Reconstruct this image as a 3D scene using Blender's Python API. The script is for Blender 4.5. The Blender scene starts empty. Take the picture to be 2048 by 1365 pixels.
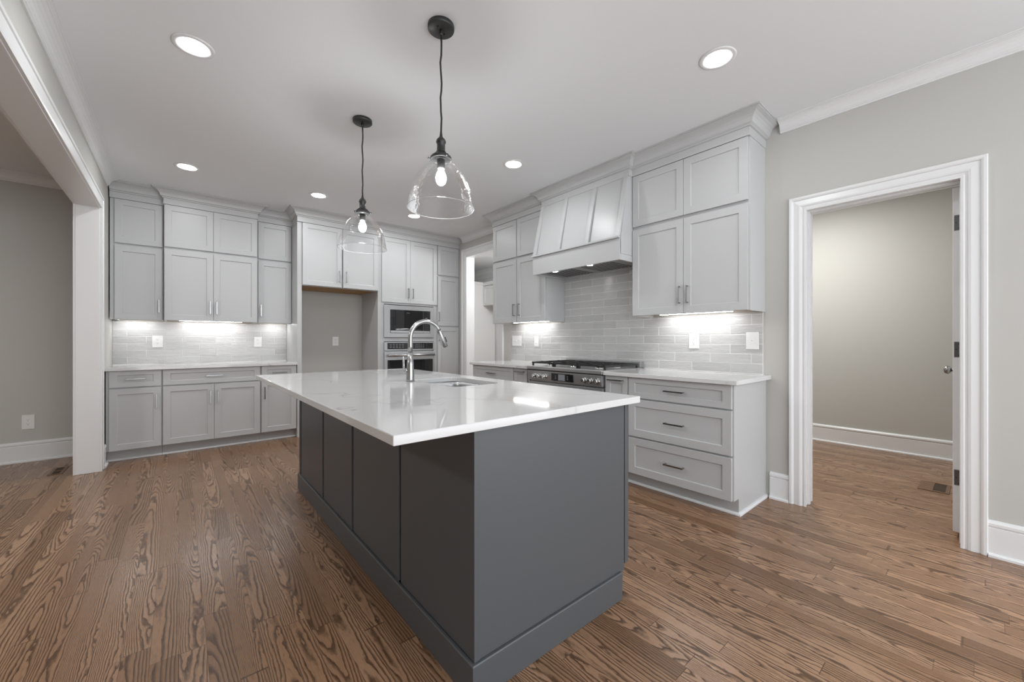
import bpy, bmesh, math, random
from mathutils import Vector, Matrix
random.seed(7)
PI = math.pi
S = bpy.context.scene
COL = S.collection

# ------------------------------------------------------------------ camera, world, exposure
cd = bpy.data.cameras.new('camera'); cam = bpy.data.objects.new('camera', cd); COL.objects.link(cam)
cd.sensor_fit = 'HORIZONTAL'; cd.sensor_width = 36.0; cd.lens = 794.0 / 2048 * 36; cd.clip_start = .02
cam.location = (0, 0, 1.18); cam.rotation_euler = (PI / 2, 0, -math.radians(40.0))
S.camera = cam
W = bpy.data.worlds.new('daylight'); S.world = W; W.use_nodes = True
W.node_tree.nodes['Background'].inputs[0].default_value = (.94, .975, 1.02, 1)
W.node_tree.nodes['Background'].inputs[1].default_value = 2.9      # overcast daylight from the open side behind the camera
S.view_settings.view_transform = 'Standard'; S.view_settings.look = 'None'
S.view_settings.gamma = 1; S.view_settings.use_curve_mapping = False
S.view_settings.exposure = 0.33
CAN, BULB, LED, HOODL = 135.0, 190.0, 31.0, 40.0                        # radiance of the lamps
S.cycles.max_bounces = 10; S.cycles.diffuse_bounces = 6; S.cycles.glossy_bounces = 5
S.cycles.transmission_bounces = 6; S.cycles.transparent_max_bounces = 12
S.cycles.caustics_reflective = False; S.cycles.caustics_refractive = False
S.cycles.sample_clamp_indirect = 6.0
S.cycles.use_denoising = True

XR, YB, ZC, XL = 3.42, 6.025, 2.80, -.548        # right wall, back wall, ceiling, left wall

# ------------------------------------------------------------------ materials
def mat(name, base, rough=.5, metal=0.0, spec=.5, emit=None, es=0, coat=0):
    m = bpy.data.materials.new(name); m.use_nodes = True
    b = m.node_tree.nodes['Principled BSDF']
    b.inputs['Base Color'].default_value = (*base, 1); b.inputs['Roughness'].default_value = rough
    b.inputs['Metallic'].default_value = metal; b.inputs['Specular IOR Level'].default_value = spec
    if coat: b.inputs['Coat Weight'].default_value = coat; b.inputs['Coat Roughness'].default_value = .08
    if emit: b.inputs['Emission Color'].default_value = (*emit, 1); b.inputs['Emission Strength'].default_value = es
    return m
class N:                                            # tiny node-graph helper
    def __init__(s, m): s.t = m.node_tree; s.b = s.t.nodes['Principled BSDF']
    def n(s, typ, **k):
        nd = s.t.nodes.new(typ)
        for a, v in k.items(): setattr(nd, a, v)
        return nd
    def put(s, sock, v):
        if isinstance(v, bpy.types.NodeSocket): s.t.links.new(v, sock)
        elif v is not None: sock.default_value = v
    def m(s, op, a, b=None, c=None, clamp=False):
        nd = s.n('ShaderNodeMath', operation=op, use_clamp=clamp)
        s.put(nd.inputs[0], a)
        if b is not None: s.put(nd.inputs[1], b)
        if c is not None: s.put(nd.inputs[2], c)
        return nd.outputs[0]
    def xyz(s, x, y, z=0.0):
        nd = s.n('ShaderNodeCombineXYZ'); s.put(nd.inputs[0], x); s.put(nd.inputs[1], y); s.put(nd.inputs[2], z); return nd.outputs[0]
    def pos(s):
        tc = s.n('ShaderNodeTexCoord'); sp = s.n('ShaderNodeSeparateXYZ'); s.t.links.new(tc.outputs['Object'], sp.inputs[0])
        return tc.outputs['Object'], sp.outputs[0], sp.outputs[1], sp.outputs[2]
    def noise(s, v, scale=5, detail=2, rough=.5, dist=0):
        nd = s.n('ShaderNodeTexNoise'); s.put(nd.inputs['Vector'], v)
        nd.inputs['Scale'].default_value = scale; nd.inputs['Detail'].default_value = detail
        nd.inputs['Roughness'].default_value = rough; nd.inputs['Distortion'].default_value = dist
        return nd.outputs['Fac']
    def step(s, v, a, b, lo=0.0, hi=1.0):
        nd = s.n('ShaderNodeMapRange', interpolation_type='SMOOTHSTEP'); s.put(nd.inputs[0], v)
        for i, q in enumerate((a, b, lo, hi)): s.put(nd.inputs[i + 1], q)
        return nd.outputs[0]
    def mix(s, f, a, b, blend='MIX'):
        nd = s.n('ShaderNodeMix', data_type='RGBA', blend_type=blend); s.put(nd.inputs[0], f)
        for i, q in ((6, a), (7, b)):
            s.put(nd.inputs[i], q if isinstance(q, bpy.types.NodeSocket) else (*q, 1))
        return nd.outputs[2]
    def bump(s, h, strength=.2, dist=.01):
        nd = s.n('ShaderNodeBump'); nd.inputs['Strength'].default_value = strength; nd.inputs['Distance'].default_value = dist
        s.put(nd.inputs['Height'], h); s.t.links.new(nd.outputs[0], s.b.inputs['Normal'])
    def link(s, o, name): s.t.links.new(o, s.b.inputs[name])

def paint(name, base, rough, spec=.4, scale=180, bump=.04):
    m = mat(name, base, rough, spec=spec); g = N(m); p, x, y, z = g.pos()
    g.bump(g.noise(p, scale, 2), bump, .002); return m
WALL = paint('greige_wall_paint', (.50, .494, .468), .6, .25, 220, .05)
CEIL = paint('ceiling_paint', (.765, .782, .795), .7, .2, 160, .05)
TRIM = paint('white_trim_paint', (.735, .74, .742), .32, .45, 60, 0.0)
CAB = paint('light_grey_cabinet_paint', (.505, .511, .515), .36, .45, 90, .02)
DARK = paint('charcoal_island_paint', (.083, .089, .095), .40, .45, 90, .02)
PLATE = mat('white_plastic', (.78, .78, .77), .3)
SLOT = mat('outlet_slot', (.03, .03, .03), .6)
NICK = mat('brushed_nickel', (.33, .33, .33), .26, 1.0)
GUN = mat('gunmetal_hinge', (.16, .16, .165), .38, .9)
BLACK = mat('black_iron', (.018, .018, .018), .5)
BRONZE = mat('dark_bronze', (.045, .045, .045), .42, .4)
GLASSK = mat('black_glass', (.012, .012, .013), .04, spec=.6)
CHROME = mat('chrome', (.75, .75, .75), .08, 1.0)
WOODU = mat('raw_maple_underside', (.42, .24, .09), .6)
GROUT = mat('white_grout', (.82, .82, .81), .8)
SHADOWGAP = mat('cabinet_interior', (.12, .12, .12), .8)
LENS = mat('lamp_lens', (.9, .9, .9), .4, emit=(.97, .99, 1), es=CAN)
BULBM = mat('glowing_bulb', (.9, .9, .9), .3, emit=(.98, .99, 1), es=BULB)
LEDM = mat('led_strip', (.9, .9, .9), .4, emit=(.97, .985, 1), es=LED)
HOODM = mat('hood_lamp', (.9, .9, .9), .4, emit=(1, .98, .95), es=HOODL)
DISP = mat('lit_display', (.05, .05, .05), .2, emit=(.8, .85, .9), es=.10)
MARK = mat('pale_print', (.35, .35, .35), .4)

def steel():
    m = mat('stainless_steel', (.44, .445, .45), .26, .8); g = N(m); p, x, y, z = g.pos()
    s = g.noise(g.xyz(g.m('MULTIPLY', x, 2), g.m('MULTIPLY', y, 2), g.m('MULTIPLY', z, 300)), 3, 2)
    g.link(g.step(s, .3, .7, .30, .44), 'Roughness'); return m
STEEL = steel()
def satin():
    m = mat('satin_faucet_steel', (.43, .43, .43), .27, 1.0); return m
SATIN = satin()
FILTER = mat('brushed_filter_steel', (.36, .36, .36), .5, .6)

def quartz():
    m = mat('white_quartz', (.68, .68, .68), .05, spec=.5); g = N(m); p, x, y, z = g.pos()
    w1 = g.noise(p, 1.4, 4, .55); w2 = g.noise(g.xyz(g.m('ADD', x, 7.3), y, z), 3.1, 5, .6)
    a = g.m('ADD', g.m('MULTIPLY', w1, .9), g.m('ADD', g.m('MULTIPLY', x, .55), g.m('MULTIPLY', y, .33)))
    a = g.m('ADD', a, g.m('MULTIPLY', w2, .22))
    f = g.m('ABSOLUTE', g.m('SUBTRACT', g.m('FRACT', g.m('MULTIPLY', a, 2.4)), .5))
    vein = g.step(f, .002, .016, 1.0, 0.0)
    vein = g.m('ADD', vein, g.step(f, .0, .07, .22, 0.0))
    mask = g.step(g.noise(g.xyz(x, g.m('ADD', y, 3.7), z), 1.9, 2), .38, .60)
    fac = g.m('MULTIPLY', g.m('MULTIPLY', vein, mask), .50, clamp=True)
    cloud = g.step(g.noise(p, 4, 3), .3, .8)
    base = g.mix(g.m('MULTIPLY', cloud, .10), (.68, .68, .678), (.57, .57, .57))
    g.link(g.mix(fac, base, (.33, .33, .335)), 'Base Color'); return m
QUARTZ = quartz()

def tile():
    m = mat('glazed_handmade_tile', (.52, .52, .515), .06, spec=.5); g = N(m); p, x, y, z = g.pos()
    at = g.n('ShaderNodeAttribute', attribute_name='tile')
    r = at.outputs['Fac']
    k = g.n('ShaderNodeTexWhiteNoise', noise_dimensions='1D'); g.put(k.inputs['W'], r)
    u = g.m('ADD', x, y)
    q = g.xyz(g.m('ADD', g.m('MULTIPLY', u, 9), g.m('MULTIPLY', k.outputs['Value'], 40)), g.m('MULTIPLY', z, 34), 0)
    n1 = g.noise(q, 1.0, 3, .55); n2 = g.noise(q, 4.0, 2)
    tone = g.m('ADD', g.m('MULTIPLY', k.outputs['Value'], .55), g.m('MULTIPLY', n1, .45))
    g.link(g.mix(tone, (.435, .435, .432), (.56, .56, .555)), 'Base Color')
    g.bump(g.m('ADD', n1, g.m('MULTIPLY', n2, .12)), .75, .006); return m
TILE = tile()

def shade_glass():
    m = bpy.data.materials.new('seeded_clear_glass'); m.use_nodes = True; t = m.node_tree
    for nd in list(t.nodes):
        if nd.type != 'OUTPUT_MATERIAL': t.nodes.remove(nd)
    out = [nd for nd in t.nodes if nd.type == 'OUTPUT_MATERIAL'][0]
    tr = t.nodes.new('ShaderNodeBsdfTransparent'); tr.inputs[0].default_value = (.94, .942, .945, 1)
    gl = t.nodes.new('ShaderNodeBsdfGlossy'); gl.inputs['Roughness'].default_value = .05; gl.inputs[0].default_value = (1, 1, 1, 1)
    lw = t.nodes.new('ShaderNodeLayerWeight'); lw.inputs[0].default_value = .24
    tc = t.nodes.new('ShaderNodeTexCoord'); no = t.nodes.new('ShaderNodeTexNoise'); no.inputs['Scale'].default_value = 55; no.inputs['Detail'].default_value = 2
    bp = t.nodes.new('ShaderNodeBump'); bp.inputs['Strength'].default_value = .6; bp.inputs['Distance'].default_value = .006
    mx = t.nodes.new('ShaderNodeMixShader')
    L = t.links.new
    L(tc.outputs['Object'], no.inputs['Vector']); L(no.outputs[0], bp.inputs['Height']); L(bp.outputs[0], gl.inputs['Normal']); L(bp.outputs[0], lw.inputs['Normal'])
    mn = t.nodes.new('ShaderNodeMath'); mn.operation = 'MINIMUM'; mn.inputs[1].default_value = .55; L(lw.outputs['Fresnel'], mn.inputs[0]); L(mn.outputs[0], mx.inputs[0]); L(tr.outputs[0], mx.inputs[1]); L(gl.outputs[0], mx.inputs[2]); L(mx.outputs[0], out.inputs[0])
    return m
SGLASS = shade_glass()

def oak(name, swap=False):
    m = mat(name, (.2, .12, .07), .34, spec=.40); g = N(m); p, x, y, z = g.pos()
    if swap: x, y = y, x
    PW = .0826
    xs = g.m('DIVIDE', g.m('ADD', x, 50 * PW), PW); row = g.m('FLOOR', xs); fx = g.m('SUBTRACT', g.m('FRACT', xs), .5)
    wr = g.n('ShaderNodeTexWhiteNoise', noise_dimensions='1D'); g.put(wr.inputs['W'], row)
    ys = g.m('ADD', g.m('DIVIDE', y, .92), g.m('MULTIPLY', wr.outputs['Value'], 17.3))
    ys = g.m('ADD', ys, g.m('MULTIPLY', g.m('SINE', g.m('ADD', g.m('MULTIPLY', ys, 2.3), row)), .33))
    bi = g.m('FLOOR', ys); fy = g.m('FRACT', ys)
    wb = g.n('ShaderNodeTexWhiteNoise', noise_dimensions='2D'); g.put(wb.inputs['Vector'], g.xyz(row, bi))
    sc = g.n('ShaderNodeSeparateColor'); g.t.links.new(wb.outputs['Color'], sc.inputs[0])
    r1, r2, r3, r4 = sc.outputs[0], sc.outputs[1], sc.outputs[2], wb.outputs['Value']
    off = g.m('ADD', g.m('MULTIPLY', r4, 31), g.m('MULTIPLY', bi, 5.7))
    px = g.m('ADD', g.m('MULTIPLY', fx, PW), g.m('MULTIPLY', g.m('SUBTRACT', r1, .5), .10))
    sl = g.m('MULTIPLY', g.m('SUBTRACT', r3, .5), .085)
    d = g.m('ADD', g.m('ADD', .035, g.m('MULTIPLY', r2, .05)), g.m('MULTIPLY', sl, g.m('SUBTRACT', fy, .5)))
    qv = g.xyz(g.m('ADD', g.m('MULTIPLY', px, 13), off), g.m('MULTIPLY', y, 2.3), off)
    d = g.m('ADD', d, g.m('MULTIPLY', g.m('SUBTRACT', g.noise(qv, 1, 2), .5), .027))
    qf = g.xyz(g.m('ADD', g.m('MULTIPLY', px, 90), off), g.m('MULTIPLY', y, 26), off)
    d = g.m('ADD', d, g.m('MULTIPLY', g.m('SUBTRACT', g.noise(qf, 1, 2), .5), .0043))
    rad = g.m('SQRT', g.m('ADD', g.m('MULTIPLY', px, px), g.m('MULTIPLY', d, d)))
    fr = g.m('FRACT', g.m('DIVIDE', rad, g.m('ADD', .0036, g.m('MULTIPLY', r1, .0046))))
    band = g.step(fr, .05, .55, 1.0, 0.0)
    band = g.m('ADD', band, g.step(fr, .88, 1.0, 0.0, 1.0), clamp=True)
    pore = g.noise(g.xyz(g.m('ADD', g.m('MULTIPLY', x, 620), off), g.m('MULTIPLY', y, 16), 0), 1, 2)
    pore = g.step(pore, .52, .68)
    streak = g.noise(g.xyz(g.m('ADD', g.m('MULTIPLY', x, 55), off), g.m('MULTIPLY', y, 2.0), off), 1, 3)
    f = g.m('ADD', g.m('MULTIPLY', band, .82), g.m('MULTIPLY', pore, .30), clamp=True)
    f = g.m('ADD', f, g.m('MULTIPLY', g.m('SUBTRACT', streak, .5), .24), clamp=True)
    lt = g.mix(r2, (.300, .170, .096), (.385, .234, .143))
    lt = g.mix(g.m('MULTIPLY', g.step(r4, .72, 1.0), .75), lt, (.20, .110, .059))
    c = g.mix(f, lt, (.062, .029, .0125))
    gx = g.m('ABSOLUTE', fx); gap = g.step(gx, .488, .498)
    ey = g.m('MULTIPLY', g.m('MINIMUM', fy, g.m('SUBTRACT', 1.0, fy)), .92)
    gap = g.m('MAXIMUM', gap, g.step(ey, .0008, .0022, 1.0, 0.0))
    c = g.mix(g.m('MULTIPLY', gap, .55), c, (.03, .016, .009))
    g.link(c, 'Base Color')
    g.link(g.m('ADD', .22, g.m('MULTIPLY', f, .12)), 'Roughness')
    g.bump(g.m('SUBTRACT', 1.0, g.m('MAXIMUM', g.m('MULTIPLY', f, .35), gap)), .22, .0012)
    return m
OAK = oak('stained_oak_strip_floor')
VENTW = mat('stained_oak_grille', (.17, .092, .05), .4)
DUCTSHADE = mat('duct_shadow', (.05, .03, .018), .8)  # shade inside the duct, painted as a dark brown

# ------------------------------------------------------------------ mesh helpers
class B:
    def __init__(s): s.b = bmesh.new()
    def box(s, x0, x1, y0, y1, z0, z1):
        vs = [s.b.verts.new((x, y, z)) for x in sorted((x0, x1)) for y in sorted((y0, y1)) for z in sorted((z0, z1))]
        for f in ((0, 1, 3, 2), (4, 6, 7, 5), (0, 4, 5, 1), (2, 3, 7, 6), (0, 2, 6, 4), (1, 5, 7, 3)):
            s.b.faces.new([vs[i] for i in f])
        return s
    def prism(s, pts, lo, hi, axis='x'):              # polygon extruded along an axis
        def mk(a, b, t): return {'x': (t, a, b), 'y': (a, t, b), 'z': (a, b, t)}[axis]
        A = [s.b.verts.new(mk(a, b, lo)) for a, b in pts]; C = [s.b.verts.new(mk(a, b, hi)) for a, b in pts]
        s.b.faces.new(A); s.b.faces.new(C[::-1]); n = len(pts)
        for i in range(n): s.b.faces.new((A[i], A[(i + 1) % n], C[(i + 1) % n], C[i]))
        return s
    def sweep(s, path, prof, fn=lambda a, b, t: (a, b, t)):
        n = len(path); rings = []
        for i in range(n):
            def nrm(a, b):
                dx, dy = b[0] - a[0], b[1] - a[1]; l = math.hypot(dx, dy); return (dy / l, -dx / l)
            ns = []
            if i > 0: ns.append(nrm(path[i - 1], path[i]))
            if i < n - 1: ns.append(nrm(path[i], path[i + 1]))
            if len(ns) == 1: mx, my = ns[0]
            else:
                k = 1 + ns[0][0] * ns[1][0] + ns[0][1] * ns[1][1]
                mx, my = (ns[0][0] + ns[1][0]) / k, (ns[0][1] + ns[1][1]) / k
            rings.append([s.b.verts.new(fn(path[i][0] + mx * o, path[i][1] + my * o, t)) for o, t in prof])
        m = len(prof)
        for i in range(n - 1):
            for j in range(m): s.b.faces.new((rings[i][j], rings[i][(j + 1) % m], rings[i + 1][(j + 1) % m], rings[i + 1][j]))
        s.b.faces.new(rings[0]); s.b.faces.new(rings[-1][::-1]); return s
    def tube(s, pts, radii, seg=16, caps=True):
        pts = [Vector(p) for p in pts]; rings = []
        if not hasattr(radii, '__len__'): radii = [radii] * len(pts)
        ref = None
        for i, p in enumerate(pts):
            d = (pts[min(i + 1, len(pts) - 1)] - pts[max(i - 1, 0)]).normalized()
            if ref is None: ref = Vector((0, 0, 1)) if abs(d.z) < .9 else Vector((0, 1, 0))
            u = d.cross(ref).normalized(); v = u.cross(d).normalized(); ref = v
            rings.append([s.b.verts.new(p + (u * math.cos(2 * PI * k / seg) + v * math.sin(2 * PI * k / seg)) * radii[i]) for k in range(seg)])
        for a, b in zip(rings, rings[1:]):
            for k in range(seg):
                f = s.b.faces.new((a[k], a[(k + 1) % seg], b[(k + 1) % seg], b[k])); f.smooth = True
        if caps: s.b.faces.new(rings[0][::-1]); s.b.faces.new(rings[-1])
        return s
    def lathe(s, prof, c=(0, 0), seg=40, closed=False, smooth=True):
        rings = []
        for r, z in prof:
            rings.append([s.b.verts.new((c[0] + r * math.cos(2 * PI * k / seg), c[1] + r * math.sin(2 * PI * k / seg), z)) for k in range(seg)])
        prs = list(zip(rings, rings[1:])) + ([(rings[-1], rings[0])] if closed else [])
        for a, b in prs:
            for k in range(seg):
                f = s.b.faces.new((a[k], a[(k + 1) % seg], b[(k + 1) % seg], b[k])); f.smooth = smooth
        if not closed:
            s.b.faces.new(rings[0]); s.b.faces.new(rings[-1][::-1])
        return s
    def obj(s, name, m, parent=None, bevel=0, seg=2, norm=True):
        if norm: bmesh.ops.recalc_face_normals(s.b, faces=s.b.faces)
        me = bpy.data.meshes.new(name); s.b.to_mesh(me); s.b.free()
        me.materials.append(m)
        o = bpy.data.objects.new(name, me); COL.objects.link(o)
        if parent: o.parent = parent
        if bevel:
            md = o.modifiers.new('bevel', 'BEVEL'); md.width = bevel; md.segments = seg; md.limit_method = 'ANGLE'; md.angle_limit = math.radians(40)
        return o
def struct(o): o['kind'] = 'structure'; return o
def tag(o, label, cat, group=None):
    o['label'] = label; o['category'] = cat
    if group: o['group'] = group
    return o
def thing(name, label, cat, loc=(0, 0, 0), rz=0, group=None):
    o = bpy.data.objects.new(name, None); COL.objects.link(o); o.empty_display_size = .1
    o.location = loc; o.rotation_euler = (0, 0, rz); return tag(o, label, cat, group)
def dup(root, loc, rz, label):
    r = root.copy(); COL.objects.link(r); r.location = loc; r.rotation_euler = (0, 0, rz); r['label'] = label
    for ch in root.children:
        c = ch.copy(); COL.objects.link(c); c.parent = r
        for gch in ch.children:
            d = gch.copy(); COL.objects.link(d); d.parent = c
    return r
RW = -PI / 2                                          # things on the right wall: local x runs toward the camera, local -y into the room

# ------------------------------------------------------------------ room shell
struct(B().box(-4.2, 6.4, -2.4, 8.4, -.08, 0).obj('floor', OAK))
struct(B().box(-4.2, 6.4, -2.5, 8.4, ZC, ZC + .12).obj('ceiling', CEIL))
w = B()                                               # right wall with its two openings
T1, O1a, O1b, O1h = .14, .085, .822, 2.115
O2a, O2b, O2h = 4.37, 5.166, 2.482
w.box(XR, XR + T1, -1.3, O1a - .018, 0, ZC); w.box(XR, XR + T1, O1a - .018, O1b + .018, O1h + .018, ZC)
w.box(XR, XR + T1, O1b + .018, O2a - .018, 0, ZC); w.box(XR, XR + T1, O2a - .018, O2b + .018, O2h + .018, ZC)
w.box(XR, XR + T1, O2b + .018, YB, 0, ZC); struct(w.obj('wall_right', WALL))
struct(B().box(-4.2, XR + T1, YB, YB + .14, 0, ZC).obj('wall_back', WALL))
w = B().box(-.695, XL, 5.147, YB, 0, ZC); w.box(-.695, XL, -1.1, 5.147, 2.402, ZC); struct(w.obj('wall_left', WALL))
struct(B().box(-4.34, -4.2, -1.3, YB + .14, 0, ZC).obj('wall_dining_left', WALL))
struct(B().box(-4.2, -.715, -1.3, -1.1, 0, ZC).obj('wall_dining_front', WALL))
# pantry beyond the right doorway
struct(B().box(5.82, 5.96, -1.3, 2.2, 0, ZC).obj('wall_pantry_back', WALL))
struct(B().box(XR + T1, 5.82, 2.06, 2.2, 0, ZC).obj('wall_pantry_left', WALL))
struct(B().box(XR + T1, 5.82, -1.3, -1.16, 0, ZC).obj('wall_pantry_right', WALL))
# mudroom beyond the far doorway
struct(B().box(5.37, 5.51, 2.2, 8.2, 0, ZC).obj('wall_mudroom_right', TRIM))
struct(B().box(XR + T1, 5.37, 8.06, 8.2, 0, ZC).obj('wall_mudroom_back', WALL))
struct(B().box(XR, XR + T1, YB + .14, 8.06, 0, ZC).obj('wall_mudroom_left', WALL))

BASEP = [(0, 0), (.032, 0), (.032, .012), (.026, .018), (.016, .02), (.016, .155), (.012, .158), (.012, .163), (.019, .168), (.019, .182), (.012, .192), (0, .197)]
CROWNP = [(0, 2.715), (.010, 2.715), (.010, 2.722), (.018, 2.726), (.018, 2.732), (.024, 2.738), (.028, 2.752), (.037, 2.767), (.050, 2.779), (.066, 2.786), (.074, 2.787), (.074, 2.792), (.085, 2.793), (.085, 2.7995), (0, 2.7995)]
def base(name, path): return struct(B().sweep(path, BASEP).obj(name, TRIM))
def crown(name, path, prof=CROWNP): return struct(B().sweep(path, prof).obj(name, TRIM))
base('baseboard_right', [(XR, 1.042), (XR, .822 + .096)])
base('baseboard_right_near', [(XR, O1a - .096), (XR, -1.3)])
base('baseboard_dining', [(-4.2, YB), (-.695, YB)])
base('baseboard_left', [(XL, 5.245), (XL, 5.40)])
base('baseboard_pantry', [(5.82, 2.06), (5.82, -1.16)])
crown('trim_1', [(XR, .975), (XR, -1.3)])
crown('trim_2', [(XL, -1.1), (XL, 5.59)])
crown('trim_3', [(-4.2, YB), (-.695, YB)])
crown('trim_4', [(XR, 5.27), (XR, 4.17)])
CRB = [(0, 2.585), (.014, 2.585), (.014, 2.60), (.02, 2.605), (.02, 2.66), (.03, 2.668), (.03, 2.70), (.04, 2.72), (.06, 2.755), (.085, 2.775), (.10, 2.78), (.10, 2.7995), (0, 2.7995)]
crown('trim_5', [(5.37, 8.06), (5.37, 2.2)], CRB)

CASEP = [(-.006, 0), (-.006, .012), (.006, .014), (.012, .010), (.020, .011), (.024, .017), (.034, .020), (.068, .016), (.072, .024), (.080, .028), (.092, .028), (.096, .02), (.096, 0)]
def casing(name, a, b, h, x, sgn, prof=CASEP):
    path = [(b, 0.001), (b, h), (a, h), (a, 0.001)]
    return struct(B().sweep(path, prof, lambda p, q, t: (x + sgn * t, p, q)).obj(name, TRIM))
def jamb(name, a, b, h, stop=True):
    m = B()
    m.box(XR + .0, XR + T1, b, b + .018, 0.001, h + .018); m.box(XR, XR + T1, a - .018, a, .001, h + .018); m.box(XR, XR + T1, a, b, h, h + .018)
    if stop:
        m.box(XR + .05, XR + .085, b - .011, b, .001, h); m.box(XR + .05, XR + .085, a, a + .011, .001, h); m.box(XR + .05, XR + .085, a + .011, b - .011, h - .011, h)
    return struct(m.obj(name, TRIM, bevel=.0015))
casing('trim_6', O1a, O1b, O1h, XR, -1); jamb('trim_7', O1a, O1b, O1h)
CASEW = [(-.085, 0), (-.085, .012), (-.045, .012), (-.042, .016), (0, .016), (.006, .02), (.105, .02), (.108, .03), (.122, .03), (.122, 0)]
CASE2 = [(-.006, 0), (-.006, .012), (.006, .014), (.012, .010), (.024, .011), (.03, .017), (.045, .020), (.09, .016), (.095, .024), (.104, .028), (.118, .028), (.122, .02), (.122, 0)]
casing('trim_8', O2a, O2b, O2h, XR, -1, CASE2); jamb('trim_9', O2a, O2b, O2h, False)
casing('trim_10', O1a, O1b, O1h, XR + T1, 1)
# wide cased opening to the dining room on the left
m = B(); m.box(-.697, -.546, 5.127, 5.147, .001, 2.402); m.box(-.697, -.546, -1.1, 5.127, 2.382, 2.402)
struct(m.obj('trim_11', TRIM, bevel=.002))
C11 = [(0.004, 0), (.004, .016), (.016, .018), (.02, .014), (.09, .014), (.093, .02), (.113, .02), (.113, 0)]
m = B().sweep([(-1.1, 2.382), (5.127, 2.382), (5.127, .001)][::-1], C11, lambda p, q, t: (XL + t, p, q))
struct(m.obj('trim_12', TRIM))
m = B().sweep([(-1.1, 2.382), (5.127, 2.382), (5.127, .001)][::-1], C11, lambda p, q, t: (-.695 - t, p, q))
struct(m.obj('trim_13', TRIM))

# ------------------------------------------------------------------ cabinet kit (local: x along the wall, y=0 at the wall, -y into the room)
def shaker(par, name, x0, x1, z0, z1, yf, fr=.058, rail=None, t=.02, rec=.009, m=None):
    rail = rail or fr
    b = B().b; o = B()
    bm = o.b
    def ring(ix, iz, y): return [bm.verts.new(p) for p in ((x0 + ix, y, z0 + iz), (x1 - ix, y, z0 + iz), (x1 - ix, y, z1 - iz), (x0 + ix, y, z1 - iz))]
    bk = ring(0, 0, yf + t); f0 = ring(0, 0, yf); f1 = ring(fr, rail, yf); f2 = ring(fr + .002, rail + .002, yf + rec)
    bm.faces.new(bk)
    for a, c in ((bk, f0), (f0, f1), (f1, f2)):
        for i in range(4): bm.faces.new((a[i], a[(i + 1) % 4], c[(i + 1) % 4], c[i]))
    bm.faces.new(f2[::-1]); b.free()
    return o.obj(name, m or CAB, par, bevel=.0014)
def pull(par, x, z, yf, vert, L=.142, m=None):           # flat bar pull on two posts
    o = B(); h = L / 2; p = .052
    if vert:
        o.box(x - .0055, x + .0055, yf - .034, yf - .026, z - h, z + h)
        for s in (-1, 1): o.box(x - .0045, x + .0045, yf - .028, yf + .001, z + s * (h - .006) - .0045, z + s * (h - .006) + .0045)
    else:
        o.box(x - h, x + h, yf - .034, yf - .026, z - .0055, z + .0055)
        for s in (-1, 1): o.box(x + s * (h - .006) - .0045, x + s * (h - .006) + .0045, yf - .028, yf + .001, z - .0045, z + .0045)
    return o.obj('handle', m or NICK, par, bevel=.001)
KCROWN = [(-.012, 2.642), (.004, 2.642), (.004, 2.703), (.016, 2.705), (.016, 2.714), (.024, 2.718), (.030, 2.722), (.032, 2.732), (.038, 2.748), (.050, 2.765), (.066, 2.777), (.082, 2.782), (.090, 2.784), (.090, 2.79), (.098, 2.791), (.098, 2.7995), (-.012, 2.7995)]
def kcrown(par, path): return B().sweep(path, KCROWN).obj('crown_moulding', CAB, par)
def carcass(par, w, d, z0, z1, wood=True, x0=0.0, m=None):
    o = B(); t = .018
    o.box(x0, x0 + t, -d, -.001, z0, z1); o.box(x0 + w - t, x0 + w, -d, -.001, z0, z1)
    o.box(x0 + t, x0 + w - t, -d, -.001, z1 - t, z1); o.box(x0 + t, x0 + w - t, -d, -d + .02, z0, z1 - t); o.box(x0 + t, x0 + w - t, -.012, -.001, z0 + .02, z1 - t)
    r = o.obj('body', m or CAB, par)
    u = B().box(x0 + t, x0 + w - t, -d + .02, -.012, z0 + .0155, z0 + .0275).obj('underside', WOODU if wood else CAB, par)
    if wood: u['label'] = 'raw wood underside'
    return r

UD = .304                                               # upper box depth, doors add .02
def upper(label, loc, rz, w, split, d=UD, crownpath=None, fill=0, door_gap=.0015, handle=None, zt=2.642):
    t = thing('upper_cabinet', label, 'kitchen cabinet', loc, rz)
    carcass(t, w - fill, d, 1.402, 2.703, x0=fill)
    if fill: B().box(0.001, fill, -d, -d + .02, 1.402, 2.642).obj('filler_strip', CAB, t)
    yf = -d - .021
    for i, (a, b) in enumerate(split):
        shaker(t, 'door', a, b, 2.190, 2.638, yf)
        dr = shaker(t, 'door', a, b, 1.404, 2.163, yf)
        hx = handle[i]; pull(dr, hx, 1.552, yf, True)
    if crownpath: kcrown(t, crownpath)
    return t
# back wall, left bank
upper('narrow grey two-tier wall cabinet at the left end by the cased opening', (XL + .009, YB, 0), 0, .412, [(.036, .402)], crownpath=[(.0, -.325), (.413, -.325)], fill=.034, handle=[.376])
upper('wide grey two-tier wall cabinet standing proud in the middle of the left bank', (-.122, YB, 0), 0, .845, [(.003, .4205), (.4235, .842)], d=.392, crownpath=[(0, -.32), (0, -.413), (.845, -.413), (.845, -.32)], handle=[.392, .452])
upper('narrow grey two-tier wall cabinet between the middle unit and the fridge panel', (.728, YB, 0), 0, .377, [(.014, .372)], crownpath=[(0, -.325), (.377, -.325)], handle=[.04])
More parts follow.
